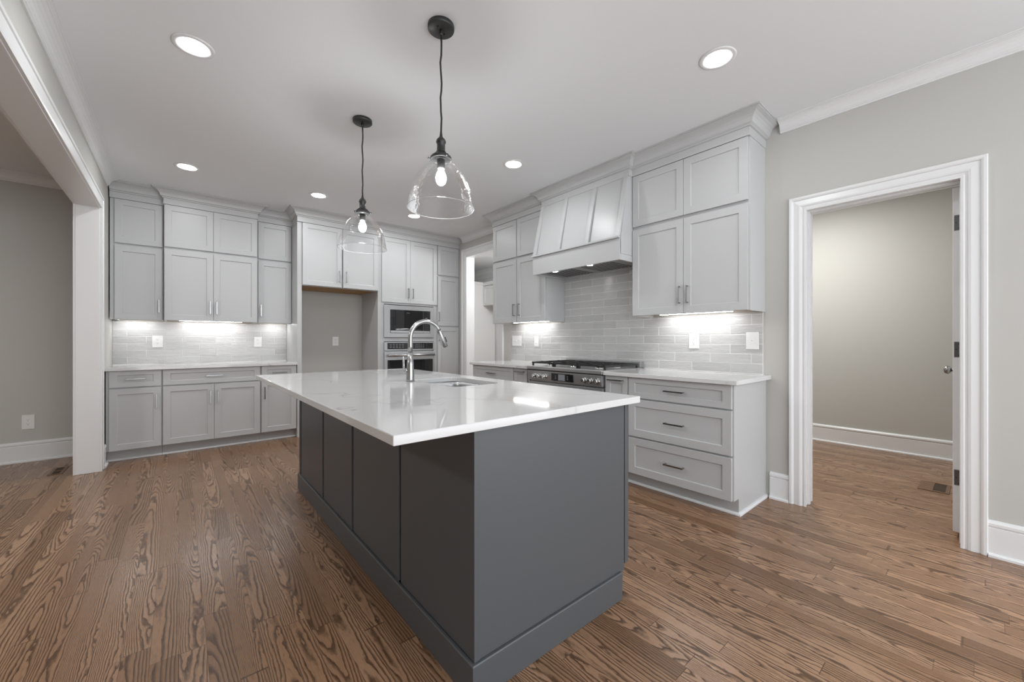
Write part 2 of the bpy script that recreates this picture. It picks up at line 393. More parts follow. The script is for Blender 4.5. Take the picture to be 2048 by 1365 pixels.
# right wall
upper('grey two-tier wall cabinet left of the range hood, beside the far doorway', (XR, 4.073, 0), RW, .95, [(.003, .459), (.474, .947)], crownpath=[(0, -.001), (0, -.325), (.95, -.325)], handle=[.433, .525])
upper('tall grey two-tier wall cabinet right of the range hood, nearest the pantry door', (XR, 2.022, 0), RW, .947, [(.003, .466), (.469, .937)], crownpath=[(0, -.325), (.947, -.325), (.947, -.001)], handle=[.437, .503])

# ---- base cabinets
BD = .60
def basecab(label, loc, rz, w, fronts, x0=0.0, end=None, shoe_l=0, shoe_r=0, fill=0):
    t = thing('base_cabinet', label, 'kitchen cabinet', loc, rz)
    o = B(); o.box(fill, w, -BD, -.001, .112, .889); o.box(0, w, -BD + .078, -.001, .001, .112)
    o.obj('body', CAB, t)
    p = [(0, -BD + .078), (w, -BD + .078)] + ([(w, -.001)] if end else [])
    B().sweep(p, [(0, .001), (.018, .001), (.017, .010), (.012, .017), (.004, .02), (0, .02)]).obj('shoe_moulding', TRIM, t)
    if fill: B().box(.001, fill, -BD, -BD + .02, .112, .889).obj('filler_strip', CAB, t)
    yf = -BD - .021
    for f in fronts:
        k, a, b, z0, z1 = f[:5]
        small = z1 - z0 < .2
        dr = shaker(t, 'drawer' if k == 'd' else 'door', a, b, z0, z1, yf, fr=.058 if b - a > .3 else .05, rail=.042 if small else .058)
        if k == 'd': pull(dr, (a + b) / 2, (z0 + z1) / 2 + .0, yf, False, L=.15)
        elif k == 't': pull(dr, (a + b) / 2, z1 - .032, yf, False, L=.15)
        else: pull(dr, f[5], z1 - .14, yf, True)
    return t
x0 = XL + .009
basecab('narrow grey base cabinet with one drawer, left end beside the cased opening', (x0, YB, 0), 0, .406, [('d', .024, .40, .726, .886), ('o', .024, .40, .114, .714, .366)], fill=.022)
basecab('wide grey base cabinet with one long drawer over two doors', (-.131, YB, 0), 0, .858, [('d', .006, .853, .726, .886), ('o', .006, .4255, .114, .714, .394), ('o', .4285, .853, .114, .714, .46)])
basecab('narrow grey base cabinet at the right end, next to the fridge space', (.729, YB, 0), 0, .376, [('d', .007, .37, .726, .886), ('o', .007, .37, .114, .714, .037)])
basecab('grey drawer cabinet left of the range, by the far doorway', (XR, 4.093, 0), RW, .783, [('d', .004, .778, .726, .886), ('d', .004, .778, .415, .714), ('d', .004, .778, .114, .403)])
basecab('slim grey pull-out cabinet just left of the range', (XR, 3.309, 0), RW, .238, [('t', .004, .216, .114, .886)])
basecab('slim grey pull-out cabinet just right of the range', (XR, 2.0965, 0), RW, .228, [('t', .004, .224, .114, .886)])
basecab('grey three-drawer base cabinet with a finished end, nearest the pantry door', (XR, 1.868, 0), RW, .798, [('d', .004, .789, .726, .886), ('d', .004, .789, .415, .714), ('d', .004, .789, .114, .403)], end=True)

# ---- tall wall: fridge surround, oven tower, pantry tower
t = thing('fridge_cabinet', 'grey cabinet bridging the empty fridge space, with a full-height side panel', 'kitchen cabinet', (1.107, YB, 0), 0)
o = B(); o.box(0, .02, -.625, -.001, .001, 2.703); o.box(0.02, .05, -.625, -.605, .001, 2.703); o.obj('side_panel', CAB, t)
o = B(); o.box(.052, 1.0, -.605, -.585, 1.868, 2.703); o.box(.052, 1.0, -.585, -.001, 2.685, 2.703); o.box(.052, .07, -.585, -.001, 1.868, 2.685); o.box(.982, 1.0, -.585, -.001, 1.868, 2.685); o.obj('body', CAB, t)
u = B().box(.07, .982, -.585, -.002, 1.872, 1.89).obj('underside', WOODU, t); u['label'] = 'raw wood underside'
for a, b, hx in ((.054, .519, .486), (.534, .998, .572)):
    dr = shaker(t, 'door', a, b, 1.874, 2.638, -.645); pull(dr, hx, 2.013, -.645, True)
kcrown(t, [(0, -.3), (0, -.645), (1.0, -.645)])

t = thing('oven_cabinet', 'tall grey cabinet holding the wall oven and microwave', 'kitchen cabinet', (2.108, YB, 0), 0)
o = B(); o.box(0, .02, -.625, -.001, .001, 2.703); o.box(.895, .915, -.625, -.001, .001, 2.703)
for z0, z1 in ((1.70, 2.703), (1.176, 1.226), (.112, .44)): o.box(.02, .895, -.625, -.001, z0, z1)
[o.box(a, b, -.625, -.605, c, d) for a, b in ((.02, .088), (.862, .895)) for c, d in ((.44, 1.176), (1.226, 1.70))]; o.box(.02, .895, -.02, -.001, .44, 1.7)
o.box(.02, .895, -.55, -.001, .001, .112); o.obj('body', CAB, t)
for a, b, hx in ((.052, .4745, .44), (.4775, .912, .51)):
    dr = shaker(t, 'door', a, b, 1.728, 2.638, -.645); pull(dr, hx, 1.868, -.645, True)
dr = shaker(t, 'drawer', .03, .885, .116, .42, -.645); pull(dr, .457, .27, -.645, False)
kcrown(t, [(0, -.645), (.916, -.645)])

t = thing('pantry_cabinet', 'narrow tall grey cabinet in the right corner by the far doorway', 'kitchen cabinet', (3.025, YB, 0), 0)
o = B(); o.box(0, .393, -.625, -.001, .112, 2.703); o.box(0, .393, -.55, -.001, .001, .112); o.obj('body', CAB, t)
for z0, z1, hz in ((2.196, 2.638, None), (1.415, 2.170, 1.553), (.116, 1.392, 1.25)):
    dr = shaker(t, 'door', .012, .386, z0, z1, -.645)
    if hz: pull(dr, .022, hz, -.645, True)
kcrown(t, [(0, -.645), (.393, -.645)])

# ------------------------------------------------------------------ counters and island
def slab(name, label, x0, x1, y0, y1, hole=None, z0=.890, z1=.920):
    bm = bmesh.new()
    def loop(pts): 
        vs = [bm.verts.new((x, y, z1)) for x, y in pts]; return [bm.edges.new((vs[i], vs[(i + 1) % len(vs)])) for i in range(len(vs))]
    es = loop([(x0, y0), (x1, y0), (x1, y1), (x0, y1)])
    if hole: es += loop(hole)
    bmesh.ops.triangle_fill(bm, edges=es, use_beauty=True)
    g = bmesh.ops.extrude_face_region(bm, geom=list(bm.faces))
    for v in g['geom']:
        if isinstance(v, bmesh.types.BMVert): v.co.z = z0
    o = B(); o.b.free(); o.b = bm
    r = o.obj(name, QUARTZ, None, bevel=.003); return tag(r, label, 'countertop')
def rrect(x0, x1, y0, y1, r, n=6):
    pts = []
    for cx, cy, a in ((x1 - r, y1 - r, 0), (x0 + r, y1 - r, 90), (x0 + r, y0 + r, 180), (x1 - r, y0 + r, 270)):
        for k in range(n + 1):
            th = math.radians(a + 90 * k / n); pts.append((cx + r * math.cos(th), cy + r * math.sin(th)))
    return pts
SX0, SX1, SY0, SY1 = 1.182, 1.535, 1.925, 2.462
slab('island_countertop', 'large white veined quartz top on the dark island', .450, 1.664, 1.043, 3.565, hole=rrect(SX0, SX1, SY0, SY1, .07))
slab('back_countertop', 'long white quartz counter under the left bank of cabinets', XL + .003, 1.105, YB - .65, YB - .002)
slab('left_range_countertop', 'white quartz counter left of the range, ending at the far doorway', XR - .65, XR - .002, 3.056, 4.124)
slab('right_range_countertop', 'white quartz counter right of the range, nearest the pantry door', XR - .65, XR - .002, 1.035, 2.094)

t = thing('kitchen_island', 'dark charcoal island with board-and-batten side under the white quartz top', 'kitchen island', (0, 0, 0))
ix0, ix1, iy0, iy1 = .742, 1.597, 1.078, 3.535
o = B(); o.box(ix0 + .026, ix1 - .012, iy0 + .02, iy1 - .02, .12, .70); o.box(ix0 + .026, SX0 - .02, iy0 + .02, iy1 - .02, .70, .8895)
o.box(SX0 - .02, ix1 - .012, iy0 + .02, SY0 - .03, .70, .8895); o.box(SX0 - .02, ix1 - .012, SY1 + .03, iy1 - .02, .70, .8895); o.box(ix0 + .03, ix1 - .075, iy0 + .02, iy1 - .02, .002, .12); o.obj('body', DARK, t)
o = B(); o.box(ix0 + .001, ix1 - .012, iy0, iy0 + .0199, .115, .8895); o.obj('end_panel', DARK, t, bevel=.0015)
o = B(); o.box(ix0 + .001, ix1 - .012, iy1 - .0199, iy1, .115, .8895); o.obj('end_panel', DARK, t, bevel=.0015)
o = B(); o.box(ix0 - .001, ix0 + .022, iy0 - .003, iy0 + .018, .123, .8894); o.obj('corner_stile', DARK, t, bevel=.001)
prev = iy0 + .0185
for ya in (1.667, 2.283, 2.871, 3.505):                  # flat panel, dark groove, flush batten
    B().box(ix0, ix0 + .0118, prev, ya - .029, .123, .8894).obj('side_panel', DARK, t)
    B().box(ix0 - .003, ix0 + .0118, ya - .009, ya + .031, .123, .8894).obj('batten', DARK, t, bevel=.001)
    prev = ya + .0315
o = B().sweep([(ix0 - .001, iy1), (ix0 - .001, iy0 - .001), (1.552, iy0 - .001)][::-1], [(0, .001), (-.013, .001), (-.013, .119), (-.010, .123), (0, .123)]); o.obj('base_moulding', DARK, t, bevel=.001)
o = B(); o.box(1.520, 1.535, iy0 + .02, iy1, .001, .12); o.obj('toe_kick', DARK, t)
n = 4; seg = (iy1 - iy0 - .01) / n
for k in range(n):                                       # doors on the range side; local trick: build in world axes
    a = iy0 + .004 + k * seg; b = a + seg - .006
    o = B(); bm = o.b
    def ring(i, x): return [bm.verts.new(p) for p in ((x, a + i, .14 + i), (x, b - i, .14 + i), (x, b - i, .885 - i), (x, a + i, .885 - i))]
    R4 = [ring(0, ix1), ring(0, ix1 + .028), ring(.058, ix1 + .028), ring(.06, ix1 + .019)]
    bm.faces.new(R4[0])
    for q, r in zip(R4, R4[1:]):
        for i in range(4): bm.faces.new((q[i], q[(i + 1) % 4], r[(i + 1) % 4], r[i]))
    bm.faces.new(R4[3])
    d = o.obj('door', DARK, t, bevel=.0014)
    yy = b - .03 if k % 2 == 0 else a + .03
    h = B().box(ix1 + .054, ix1 + .062, yy - .0055, yy + .0055, .68, .82)
    for zz in (.686, .814): h.box(ix1 + .027, ix1 + .056, yy - .0045, yy + .0045, zz - .0045, zz + .0045)
    h.obj('handle', NICK, d)

# sink
t = thing('sink', 'undermount stainless sink let into the island top', 'sink', ((SX0 + SX1) / 2, (SY0 + SY1) / 2, .70))
o = B(); bm = o.b; cx, cy = (SX0 + SX1) / 2, (SY0 + SY1) / 2
rings = []
for grow, r, z in ((.014, .075, .8885), (-.003, .068, .8885), (-.005, .066, .86), (-.008, .062, .74), (-.020, .052, .715), (-.05, .04, .712)):
    rings.append([bm.verts.new((x - cx, y - cy, z - .70)) for x, y in rrect(SX0 - grow, SX1 + grow, SY0 - grow, SY1 + grow, r)])
for a, b in zip(rings, rings[1:]):
    for k in range(len(a)):
        f = bm.faces.new((a[k], a[(k + 1) % len(a)], b[(k + 1) % len(a)], b[k])); f.smooth = True
bm.faces.new(rings[-1]); o.obj('bowl', STEEL, t, norm=True)
B().lathe([(.0, .0135), (.04, .0135), (.042, .0155), (.03, .018), (.0, .018)][1:], seg=24).obj('drain', CHROME, t)

# faucet
t = thing('faucet', 'tall brushed steel gooseneck faucet beside the island sink', 'faucet', (1.145, 2.387, .9205))
B().tube([(0, 0, 0), (0, 0, .01), (0, 0, .10), (0, 0, .185)], [.0265, .0265, .0215, .0172], 28).obj('body', SATIN, t)
pts, ra = [(0, 0, .186)], [.0158]
for k in range(1, 3): pts.append((0, 0, .186 + k * .042)); ra.append(.0152)
R = .112; zc = .278
for k in range(1, 21):
    a = PI - (PI - math.radians(28)) * k / 20
    pts.append((R + R * math.cos(a), 0, zc + R * math.sin(a) * 1.0)); ra.append(.0150)
B().tube(pts, ra, 24).obj('neck', SATIN, t)
p = Vector(pts[-1]); dv = (Vector(pts[-1]) - Vector(pts[-2])).normalized()
dv = Vector((.42, 0, -1)).normalized()
e1 = p + dv * .03; e2 = p + dv * .118
h = B().tube([p, p + dv * .004, e1, e2, e2 + dv * .004], [.0150, .0172, .0176, .0205, .018], 24).obj('spray_head', SATIN, t)
q = e1 + dv * .045 + Vector((.0195, 0, .008))
B().tube([q - dv * .018, q + dv * .018], [.007, .007], 10).obj('spray_button', BLACK, h)
lv = B().tube([(-.012, .006, .07), (-.036, .012, .07)], [.012, .012], 18)
lv.tube([(-.034, .011, .068), (-.040, .012, .10), (-.040, .012, .162)], [.0085, .0075, .0060], 12); lv.obj('lever_handle', SATIN, t)

# ------------------------------------------------------------------ backsplashes
def backsplash(label, rects, joints, fn, orient):
    o = B(); bm = o.b; lay = bm.faces.layers.float.new('tile'); idx = 0
    P, RH, Z0, G = .311, .0765, .9275, .0019
    for (a0, a1, z0, z1) in rects:
        k0 = int(math.floor((z0 - Z0) / RH)); k1 = int(math.ceil((z1 - Z0) / RH))
        for k in range(k0, k1):
            j = joints[k % 2]
            n0 = int(math.floor((a0 - j) / P)); n1 = int(math.ceil((a1 - j) / P))
            for n in range(n0, n1):
                u0, u1 = max(a0, j + n * P) + G, min(a1, j + (n + 1) * P) - G
                v0, v1 = max(z0, Z0 + k * RH) + G, min(z1, Z0 + (k + 1) * RH) - G
                if u1 - u0 < .006 or v1 - v0 < .006: continue
                random.seed(int((j + n * P) * 1000) * 131 + k); tx, tz = random.uniform(-.007, .007), random.uniform(-.011, .011); ident = random.random()
                e = .0022; uc, vc = (u0 + u1) / 2, (v0 + v1) / 2
                bk = [bm.verts.new(fn(u, v, .0015)) for u, v in ((u0, v0), (u1, v0), (u1, v1), (u0, v1))]
                f1 = [bm.verts.new(fn(u, v, .0068 + (u - uc) * tx + (v - vc) * tz)) for u, v in ((u0, v0), (u1, v0), (u1, v1), (u0, v1))]
                f2 = [bm.verts.new(fn(u, v, .0082 + (u - uc) * tx + (v - vc) * tz)) for u, v in ((u0 + e, v0 + e), (u1 - e, v0 + e), (u1 - e, v1 - e), (u0 + e, v1 - e))]
                fs = [bm.faces.new(f2)]
                for a, b in ((bk, f1), (f1, f2)):
                    for i in range(4): fs.append(bm.faces.new((a[i], a[(i + 1) % 4], b[(i + 1) % 4], b[i])))
                for f in fs: f[lay] = ident
    r = o.obj('tile_backsplash', TILE, None); tag(r, label, 'backsplash')
    gr = B()
    for (a0, a1, z0, z1) in rects:
        p = [fn(a0, z0, .001), fn(a1, z0, .001), fn(a1, z0, .0058), fn(a0, z0, .0058)]
        xs = [q[0] for q in p]; ys = [q[1] for q in p]; gr.box(min(xs), max(xs), min(ys), max(ys), z0, z1)
    gr.obj('grout', GROUT, r)
    return r
backsplash('glossy white-grey subway tile backsplash under the left bank of cabinets', [(XL + .001, 1.104, .9208, 1.4015)], (-.431, -.2755), lambda u, v, t: (u, YB - t, v), 'y')
backsplash('glossy grey subway tile backsplash behind the range and counters', [(1.088, 4.083, .9208, 1.3865), (1.088, 2.022, 1.3865, 1.4015), (2.023, 3.1215, 1.3865, 1.884), (3.1225, 4.083, 1.3865, 1.4015)], (1.0135, 1.169), lambda u, v, t: (XR - t, u, v), 'x')

# ------------------------------------------------------------------ range hood
t = thing('range_hood', 'grey painted wood range hood with battens over the range', 'range hood', (XR, 3.119, 1.885), RW)
HW = 1.094; zb = 1.885
o = B(); o.prism([(-.001, .055), (-.50, .055), (-.50, .185), (-.494, .20), (-.372, .757), (-.001, .757)], 0, HW, 'x')
o.obj('body', CAB, t)
o = B(); o.box(0, HW, -.512, -.492, 0, .186); o.box(0, .02, -.492, -.001, 0, .054); o.box(HW - .02, HW, -.492, -.001, 0, .054); o.box(.02, HW - .02, -.06, -.001, 0, .054); o.obj('apron', CAB, t, bevel=.0015)
o = B(); o.box(-.0, HW, -.530, -.50, .187, .205); o.obj('ledge', CAB, t, bevel=.002)
def slope(z): return -.502 + (z - .205) / (.757 - .205) * .128
for xa in (0, .345, .705, HW - .045):
    o = B(); o.prism([(slope(.206) - .014, .206), (slope(.756) - .014, .756), (slope(.756) + .004, .756), (slope(.206) + .004, .206)], xa, xa + .045, 'x'); o.obj('batten', CAB, t, bevel=.001)
B().sweep([(0, -.30), (0, -.372), (HW, -.372), (HW, -.30)], [(a + .0, b - zb) for a, b in KCROWN]).obj('crown_moulding', CAB, t)
ins = B().box(.022, HW - .022, -.49, -.062, .014, .033).obj('vent_insert', FILTER, t)
for a, b in ((.12, .50), (.59, .97)):
    n = 9
    for k in range(n):
        xa = a + (b - a) * k / n
        B().box(xa, xa + .012, -.42, -.09, .0115, .0145).obj('baffle_slot', BLACK, ins)
for xl in (.273, .723): B().lathe([(.028, .008), (.028, .0139)], (xl, -.455), 24).obj('lamp', HOODM, ins)

# ------------------------------------------------------------------ range
t = thing('gas_range', 'stainless steel six-burner range between the two grey base runs', 'range', (XR, 3.049, 0), RW)
RWD = .951
o = B(); o.box(.002, RWD - .002, -.60, -.012, .09, .905); o.box(.03, RWD - .03, -.55, -.05, .001, .09); o.obj('body', STEEL, t)
o = B(); o.prism([(-.60, .785), (-.652, .785), (-.662, .882), (-.60, .882)], .004, RWD - .004, 'x'); o.obj('control_panel', STEEL, t, bevel=.002)
o = B(); o.box(.0, RWD, -.662, -.012, .893, .926); cp = o.obj('cooktop', STEEL, t, bevel=.004)
o = B(); o.box(.004, RWD - .004, -.652, -.60, .882, .893); o.obj('vent_slot', BLACK, t)
o = B(); o.box(.004, RWD - .004, -.640, -.601, .16, .770); dr = o.obj('oven_door', STEEL, t, bevel=.002)
B().box(.12, RWD - .12, -.6425, -.640, .30, .64).obj('window', GLASSK, dr)
hb = B().tube([(.06, -.695, .715), (RWD - .06, -.695, .715)], .012, 14)
for xx in (.09, RWD - .09): hb.tube([(xx, -.695, .715), (xx, -.639, .715)], .009, 10)
hb.obj('handle', SATIN, dr)
B().box(.004, RWD - .004, -.632, -.601, .10, .152).obj('kick_plate', STEEL, t)
def pany(z): return -.652 - (z - .785) / .097 * .010
for yy in (2.929, 2.858, 2.785, 2.290, 2.219, 2.147):
    xx = 3.049 - yy; z = .832; y = pany(z)
    k = B(); k.tube([(xx, y + .001, z), (xx, y - .006, z)], [.026, .026], 24); k.tube([(xx, y - .006, z), (xx, y - .030, z), (xx, y - .036, z)], [.0205, .019, .016], 24)
    k.box(xx - .005, xx + .005, y - .040, y - .012, z - .018, z + .018)
    k.obj('knob', CHROME, t, bevel=.001)
ds = B().box(.355, .628, -.664, -.645, .800, .870).obj('display', GLASSK, t)
B().box(.447, .530, -.6655, -.664, .806, .864).obj('screen', DISP, ds)
mk = B()
for zz in (.846, .832, .818):
    mk.box(.405, .416, -.6648, -.664, zz, zz + .004); mk.box(.558, .570, -.6648, -.664, zz, zz + .004)
mk.obj('control_symbols', MARK, ds)
o = B(); o.box(.004, RWD - .004, -.075, -.012, .9262, .985); o.obj('rear_trim', STEEL, t, bevel=.003)
gx = [(.012, .318), (.3225, .6285), (.633, .939)]
for a, b in gx:
    g = B(); y0, y1, z0, z1 = -.600, -.092, .952, .967
    for yy in (y0, (y0 + y1) / 2 - .006, y1 - .012): g.box(a, b, yy, yy + .012, z0, z1)
    for xx in (a, b - .012): g.box(xx, xx + .012, y0 + .012, y1 - .012, z0 - .004, z1 - .0005)
    mx = (a + b) / 2
    for yc in (y0 + .13, y1 - .13):
        g.box(a + .012, mx - .03, yc - .005, yc + .005, z0 + .001, z1 + .003); g.box(mx + .03, b - .012, yc - .005, yc + .005, z0 + .001, z1 + .003)
        g.box(mx - .005, mx + .005, yc + .03, yc + .112, z0 + .001, z1 + .003); g.box(mx - .005, mx + .005, yc - .112, yc - .03, z0 + .001, z1 + .003)
    for xx in (a + .003, b - .017):
        for yy in (y0 + .002, y1 - .016): g.box(xx, xx + .014, yy, yy + .014, .9262, z0)
    g.obj('grate', BLACK, t)
    for yc in (y0 + .13, y1 - .13):
        bu = B().lathe([(.045, .9262), (.045, .931), (.036, .934), (.036, .938)], (mx, yc), 28).obj('burner', CHROME, t)
        B().lathe([(.030, .9382), (.032, .940), (.030, .946), (.020, .9475)], (mx, yc), 28).obj('burner_cap', BLACK, bu)

# ------------------------------------------------------------------ wall oven and microwave
t = thing('microwave', 'built-in stainless microwave with black glass front above the wall oven', 'microwave', (2.19, YB - .625, 1.231))
o = B(); w_, h_ = .785, .458
o.box(.012, w_ - .012, .022, .50, .02, h_ - .012); o.box(.085, w_ - .07, -.0, .022, .062, h_ - .065)
o.box(0, .085, -.024, -.001, 0, h_); o.box(w_ - .07, w_, -.024, -.001, 0, h_); o.box(.085, w_ - .07, -.024, -.001, 0, .062); o.box(.085, w_ - .07, -.024, -.001, h_ - .065, h_)
o.obj('trim_kit', STEEL, t, bevel=.002)
d = B().box(.087, w_ - .072, -.020, -.0005, .064, h_ - .067).obj('door', GLASSK, t)
B().box(.092, .60, -.0225, -.020, .068, .098).obj('handle_strip', STEEL, d)
B().box(.603, w_ - .077, -.0225, -.020, .068, .098).obj('open_button', STEEL, d)
B().box(.601, .6022, -.0212, -.020, .10, .388).obj('panel_line', MARK, d)
mk = B(); mk.box(.335, .385, -.0208, -.020, .352, .356)
for zz in (.125, .15, .175, .20, .225, .25):
    for xx in (.625, .648, .671): mk.box(xx, xx + .010, -.0208, -.020, zz, zz + .003)
mk.box(.63, .665, -.0208, -.020, .285, .290); mk.obj('printed_marks', MARK, d)

t = thing('wall_oven', 'stainless built-in wall oven under the microwave', 'oven', (2.19, YB - .625, .446))
o = B(); o.box(.012, w_ - .012, .022, .55, .005, .715); o.obj('body', STEEL, t)
o = B(); o.box(0, w_, -.026, -.001, .598, .722); cpn = o.obj('control_panel', STEEL, t, bevel=.002)
B().box(.045, w_ - .03, -.0285, -.026, .618, .708).obj('glass_panel', GLASSK, cpn)
mk = B()
for i in range(5):
    for zz in (.64, .66, .68): mk.box(.08 + i * .045, .105 + i * .045, -.0292, -.0285, zz, zz + .004); mk.box(.47 + i * .03, .485 + i * .03, -.0292, -.0285, zz, zz + .004)
mk.obj('control_symbols', MARK, cpn)
B().box(.385, .43, -.0292, -.0285, .64, .688).obj('screen', DISP, cpn)
o = B(); o.box(0, w_, -.030, -.001, .004, .585); d = o.obj('door', STEEL, t, bevel=.002)
B().box(.045, w_ - .035, -.0325, -.030, .09, .465).obj('window', GLASSK, d)
hb = B().tube([(.035, -.075, .532), (w_ - .025, -.075, .532)], .0165, 18)
for xx in (.06, w_ - .05): hb.tube([(xx, -.075, .532), (xx, -.029, .532)], .010, 10)
hb.obj('handle', SATIN, d)

# ------------------------------------------------------------------ pantry door
t = bpy.data.objects.new('door_1', None); COL.objects.link(t); struct(t); t.location = (XR + T1 - .012, O1a + .004, 0); t.empty_display_size = .1
DW, DH, DT = .71, 2.095, .036
o = B(); o.box(.004, DW, .0, DT, .04, DH); o.obj('slab', TRIM, t, bevel=.002)
for zh in (.366, 1.129, 1.885):
    h = B(); h.box(.0022, .0042, .001, .030, zh - .046, zh + .046); h.tube([(-.001, .0, zh - .046), (-.001, .0, zh + .046)], .005, 10)
    hg = h.obj('hinge', GUN, t, bevel=.0008)
    s_ = B()
    for zz, yy in ((zh - .034, .012), (zh, .022), (zh + .034, .012)): s_.tube([(.0024, yy, zz), (.0012, yy, zz)], .0028, 8)
    s_.obj('screws', BLACK, hg)
kn = B(); kx, kz = DW - .07, .975
kn.tube([(kx, DT - .001, kz), (kx, DT + .006, kz)], [.030, .028], 24); kn.tube([(kx, DT + .006, kz), (kx, DT + .03, kz)], .011, 16)
kn.tube([(kx, DT + .028, kz), (kx, DT + .034, kz), (kx, DT + .046, kz), (kx, DT + .060, kz), (kx, DT + .066, kz)], [.014, .024, .029, .024, .012], 24)
kn.obj('door_knob', NICK, t)

# ------------------------------------------------------------------ mudroom units seen through the far doorway
t = thing('mudroom_cabinet', 'tall white cabinet side seen through the far doorway', 'cabinet', (4.45, 7.3, 0))
o = B(); o.box(0, .91, -.33, .70, .001, 2.44); o.obj('body', TRIM, t)
B().sweep([(0, -.331), (.58, -.331)], [(0, 2.38), (.006, 2.38), (.012, 2.40), (.03, 2.43), (.03, 2.44), (0, 2.44)]).obj('crown_moulding', TRIM, t)
t = thing('wall_cabinet', 'small white wall cabinet glimpsed through the far doorway', 'cabinet', (5.368, 6.965, 0), RW)
o = B(); o.box(0, 1.2, -.31, -.001, 1.94, 2.40); o.obj('body', TRIM, t)
shaker(t, 'door', .004, .5, 1.945, 2.355, -.331, m=TRIM); shaker(t, 'door', .504, 1.0, 1.945, 2.355, -.331, m=TRIM)
B().sweep([(0, -.331), (1.2, -.331)], [(0, 2.37), (.006, 2.37), (.012, 2.39), (.03, 2.43), (.03, 2.44), (0, 2.44)]).obj('crown_moulding', TRIM, t)

# ------------------------------------------------------------------ outlets and switches (local: faces -y)
def plate(name, label, loc, rz, w, h, kind):
    t = thing(name, label, 'electrical outlet' if kind == 'outlet' else 'light switch', loc, rz)
    bm = B(); p = bm.b
    rg = [[p.verts.new((sx * (w / 2 - i), y, sz * (h / 2 - i))) for sx, sz in ((-1, -1), (1, -1), (1, 1), (-1, 1))] for i, y in ((0, 0), (0, -.003), (.003, -.006))]
    p.faces.new(rg[0]); p.faces.new(rg[2])
    for a, b in zip(rg, rg[1:]):
        for i in range(4): p.faces.new((a[i], a[(i + 1) % 4], b[(i + 1) % 4], b[i]))
    bm.obj('cover_plate', PLATE, t)
    if kind == 'outlet':
        for zc_ in (.0205, -.0205):
            rc = B(); n = 20
            pts = [(.0172 * math.cos(2 * PI * k / n), max(-.0125, min(.0125, .0165 * math.sin(2 * PI * k / n)))) for k in range(n)]
            rc.prism([(a, b + zc_) for a, b in pts], -.0078, -.0058, 'y'); r = rc.obj('receptacle', PLATE, t)
            s = B(); s.box(-.0075, -.0053, -.0083, -.0077, zc_ + .001, zc_ + .0085); s.box(.0053, .0073, -.0083, -.0077, zc_ + .001, zc_ + .0075); s.box(-.0023, .0023, -.0083, -.0077, zc_ - .0085, zc_ - .0045)
            s.obj('slots', SLOT, r)
    elif kind == 'paddle':
        B().box(-.0165, .0165, -.0085, -.0058, -.033, .033).obj('rocker', PLATE, t, bevel=.001)
        B().box(-.010, .010, -.009, -.0084, -.026, -.023).obj('indicator', SLOT, t)
    else:
        k = {'toggle': [0], 'toggle3': [-.046, 0, .046]}[kind]
        for xx in k:
            B().box(xx - .0055, xx + .0055, -.0064, -.0058, -.013, .013).obj('toggle_slot', GROUT, t)
            B().prism([(-.006, -.004), (-.006, .007), (-.018, .013), (-.0185, .006)], xx - .0045, xx + .0045, 'x').obj('toggle', PLATE, t)
    return t
tf = .0092
plate('wall_outlet', 'white outlet on the tile under the left wall cabinet', (-.185, YB - tf - .001, 1.174), 0, .092, .132, 'outlet')
plate('wall_outlet', 'white outlet on the tile near the fridge panel', (.779, YB - tf - .001, 1.17), 0, .084, .13, 'outlet')
plate('wall_outlet', 'white outlet on the bare wall of the empty fridge space', (1.73, YB - .0005, 1.176), 0, .084, .13, 'outlet')
plate('wall_outlet', 'white outlet low on the dining room wall at far left', (-1.13, YB - .0005, .386), 0, .085, .14, 'outlet')
plate('wall_outlet', 'white outlet on the tile under the tall cabinet right of the hood', (XR - tf - .001, 1.616, 1.179), RW, .088, .13, 'outlet')
plate('light_switch', 'white toggle switch plate at the right end of the tile', (XR - tf - .001, 1.160, 1.182), RW, .089, .134, 'toggle')
plate('light_switch', 'white triple toggle switch plate at the left end of the range wall tile', (XR - tf - .001, 3.963, 1.182), RW, .182, .134, 'toggle3')
plate('light_switch', 'slim white rocker switch between the triple plate and the range', (XR - tf - .001, 3.588, 1.175), RW, .078, .13, 'paddle')

# ------------------------------------------------------------------ floor vents
def vent(label, loc, lx, ly, along):
    t = thing('floor_vent', label, 'floor vent', loc)
    o = B(); o.box(-lx / 2, lx / 2, -ly / 2, -ly / 2 + .022, .0006, .004); o.box(-lx / 2, lx / 2, ly / 2 - .022, ly / 2, .0006, .004)
    o.box(-lx / 2, -lx / 2 + .022, -ly / 2 + .022, ly / 2 - .022, .0006, .004); o.box(lx / 2 - .022, lx / 2, -ly / 2 + .022, ly / 2 - .022, .0006, .004)
    if along == 'y': o.box(-lx / 2 + .022, lx / 2 - .022, -.008, .008, .0006, .004)
    else: o.box(-lx / 2 + .022, lx / 2 - .022, .004, ly / 2 - .022, .0006, .0036)
    o.obj('frame', VENTW, t)
    B().box(-lx / 2 + .02, lx / 2 - .02, -ly / 2 + .02, ly / 2 - .02, .0004, .0012).obj('opening', DUCTSHADE, t)  # dark sheet standing in for the shaded duct below the grille
vent('wooden floor register by the white jamb of the dining opening', (-.838, 5.402, 0), .092, .275, 'y')
vent('wooden floor register in the pantry behind the open door', (4.67, .262, 0), .29, .17, 'x')

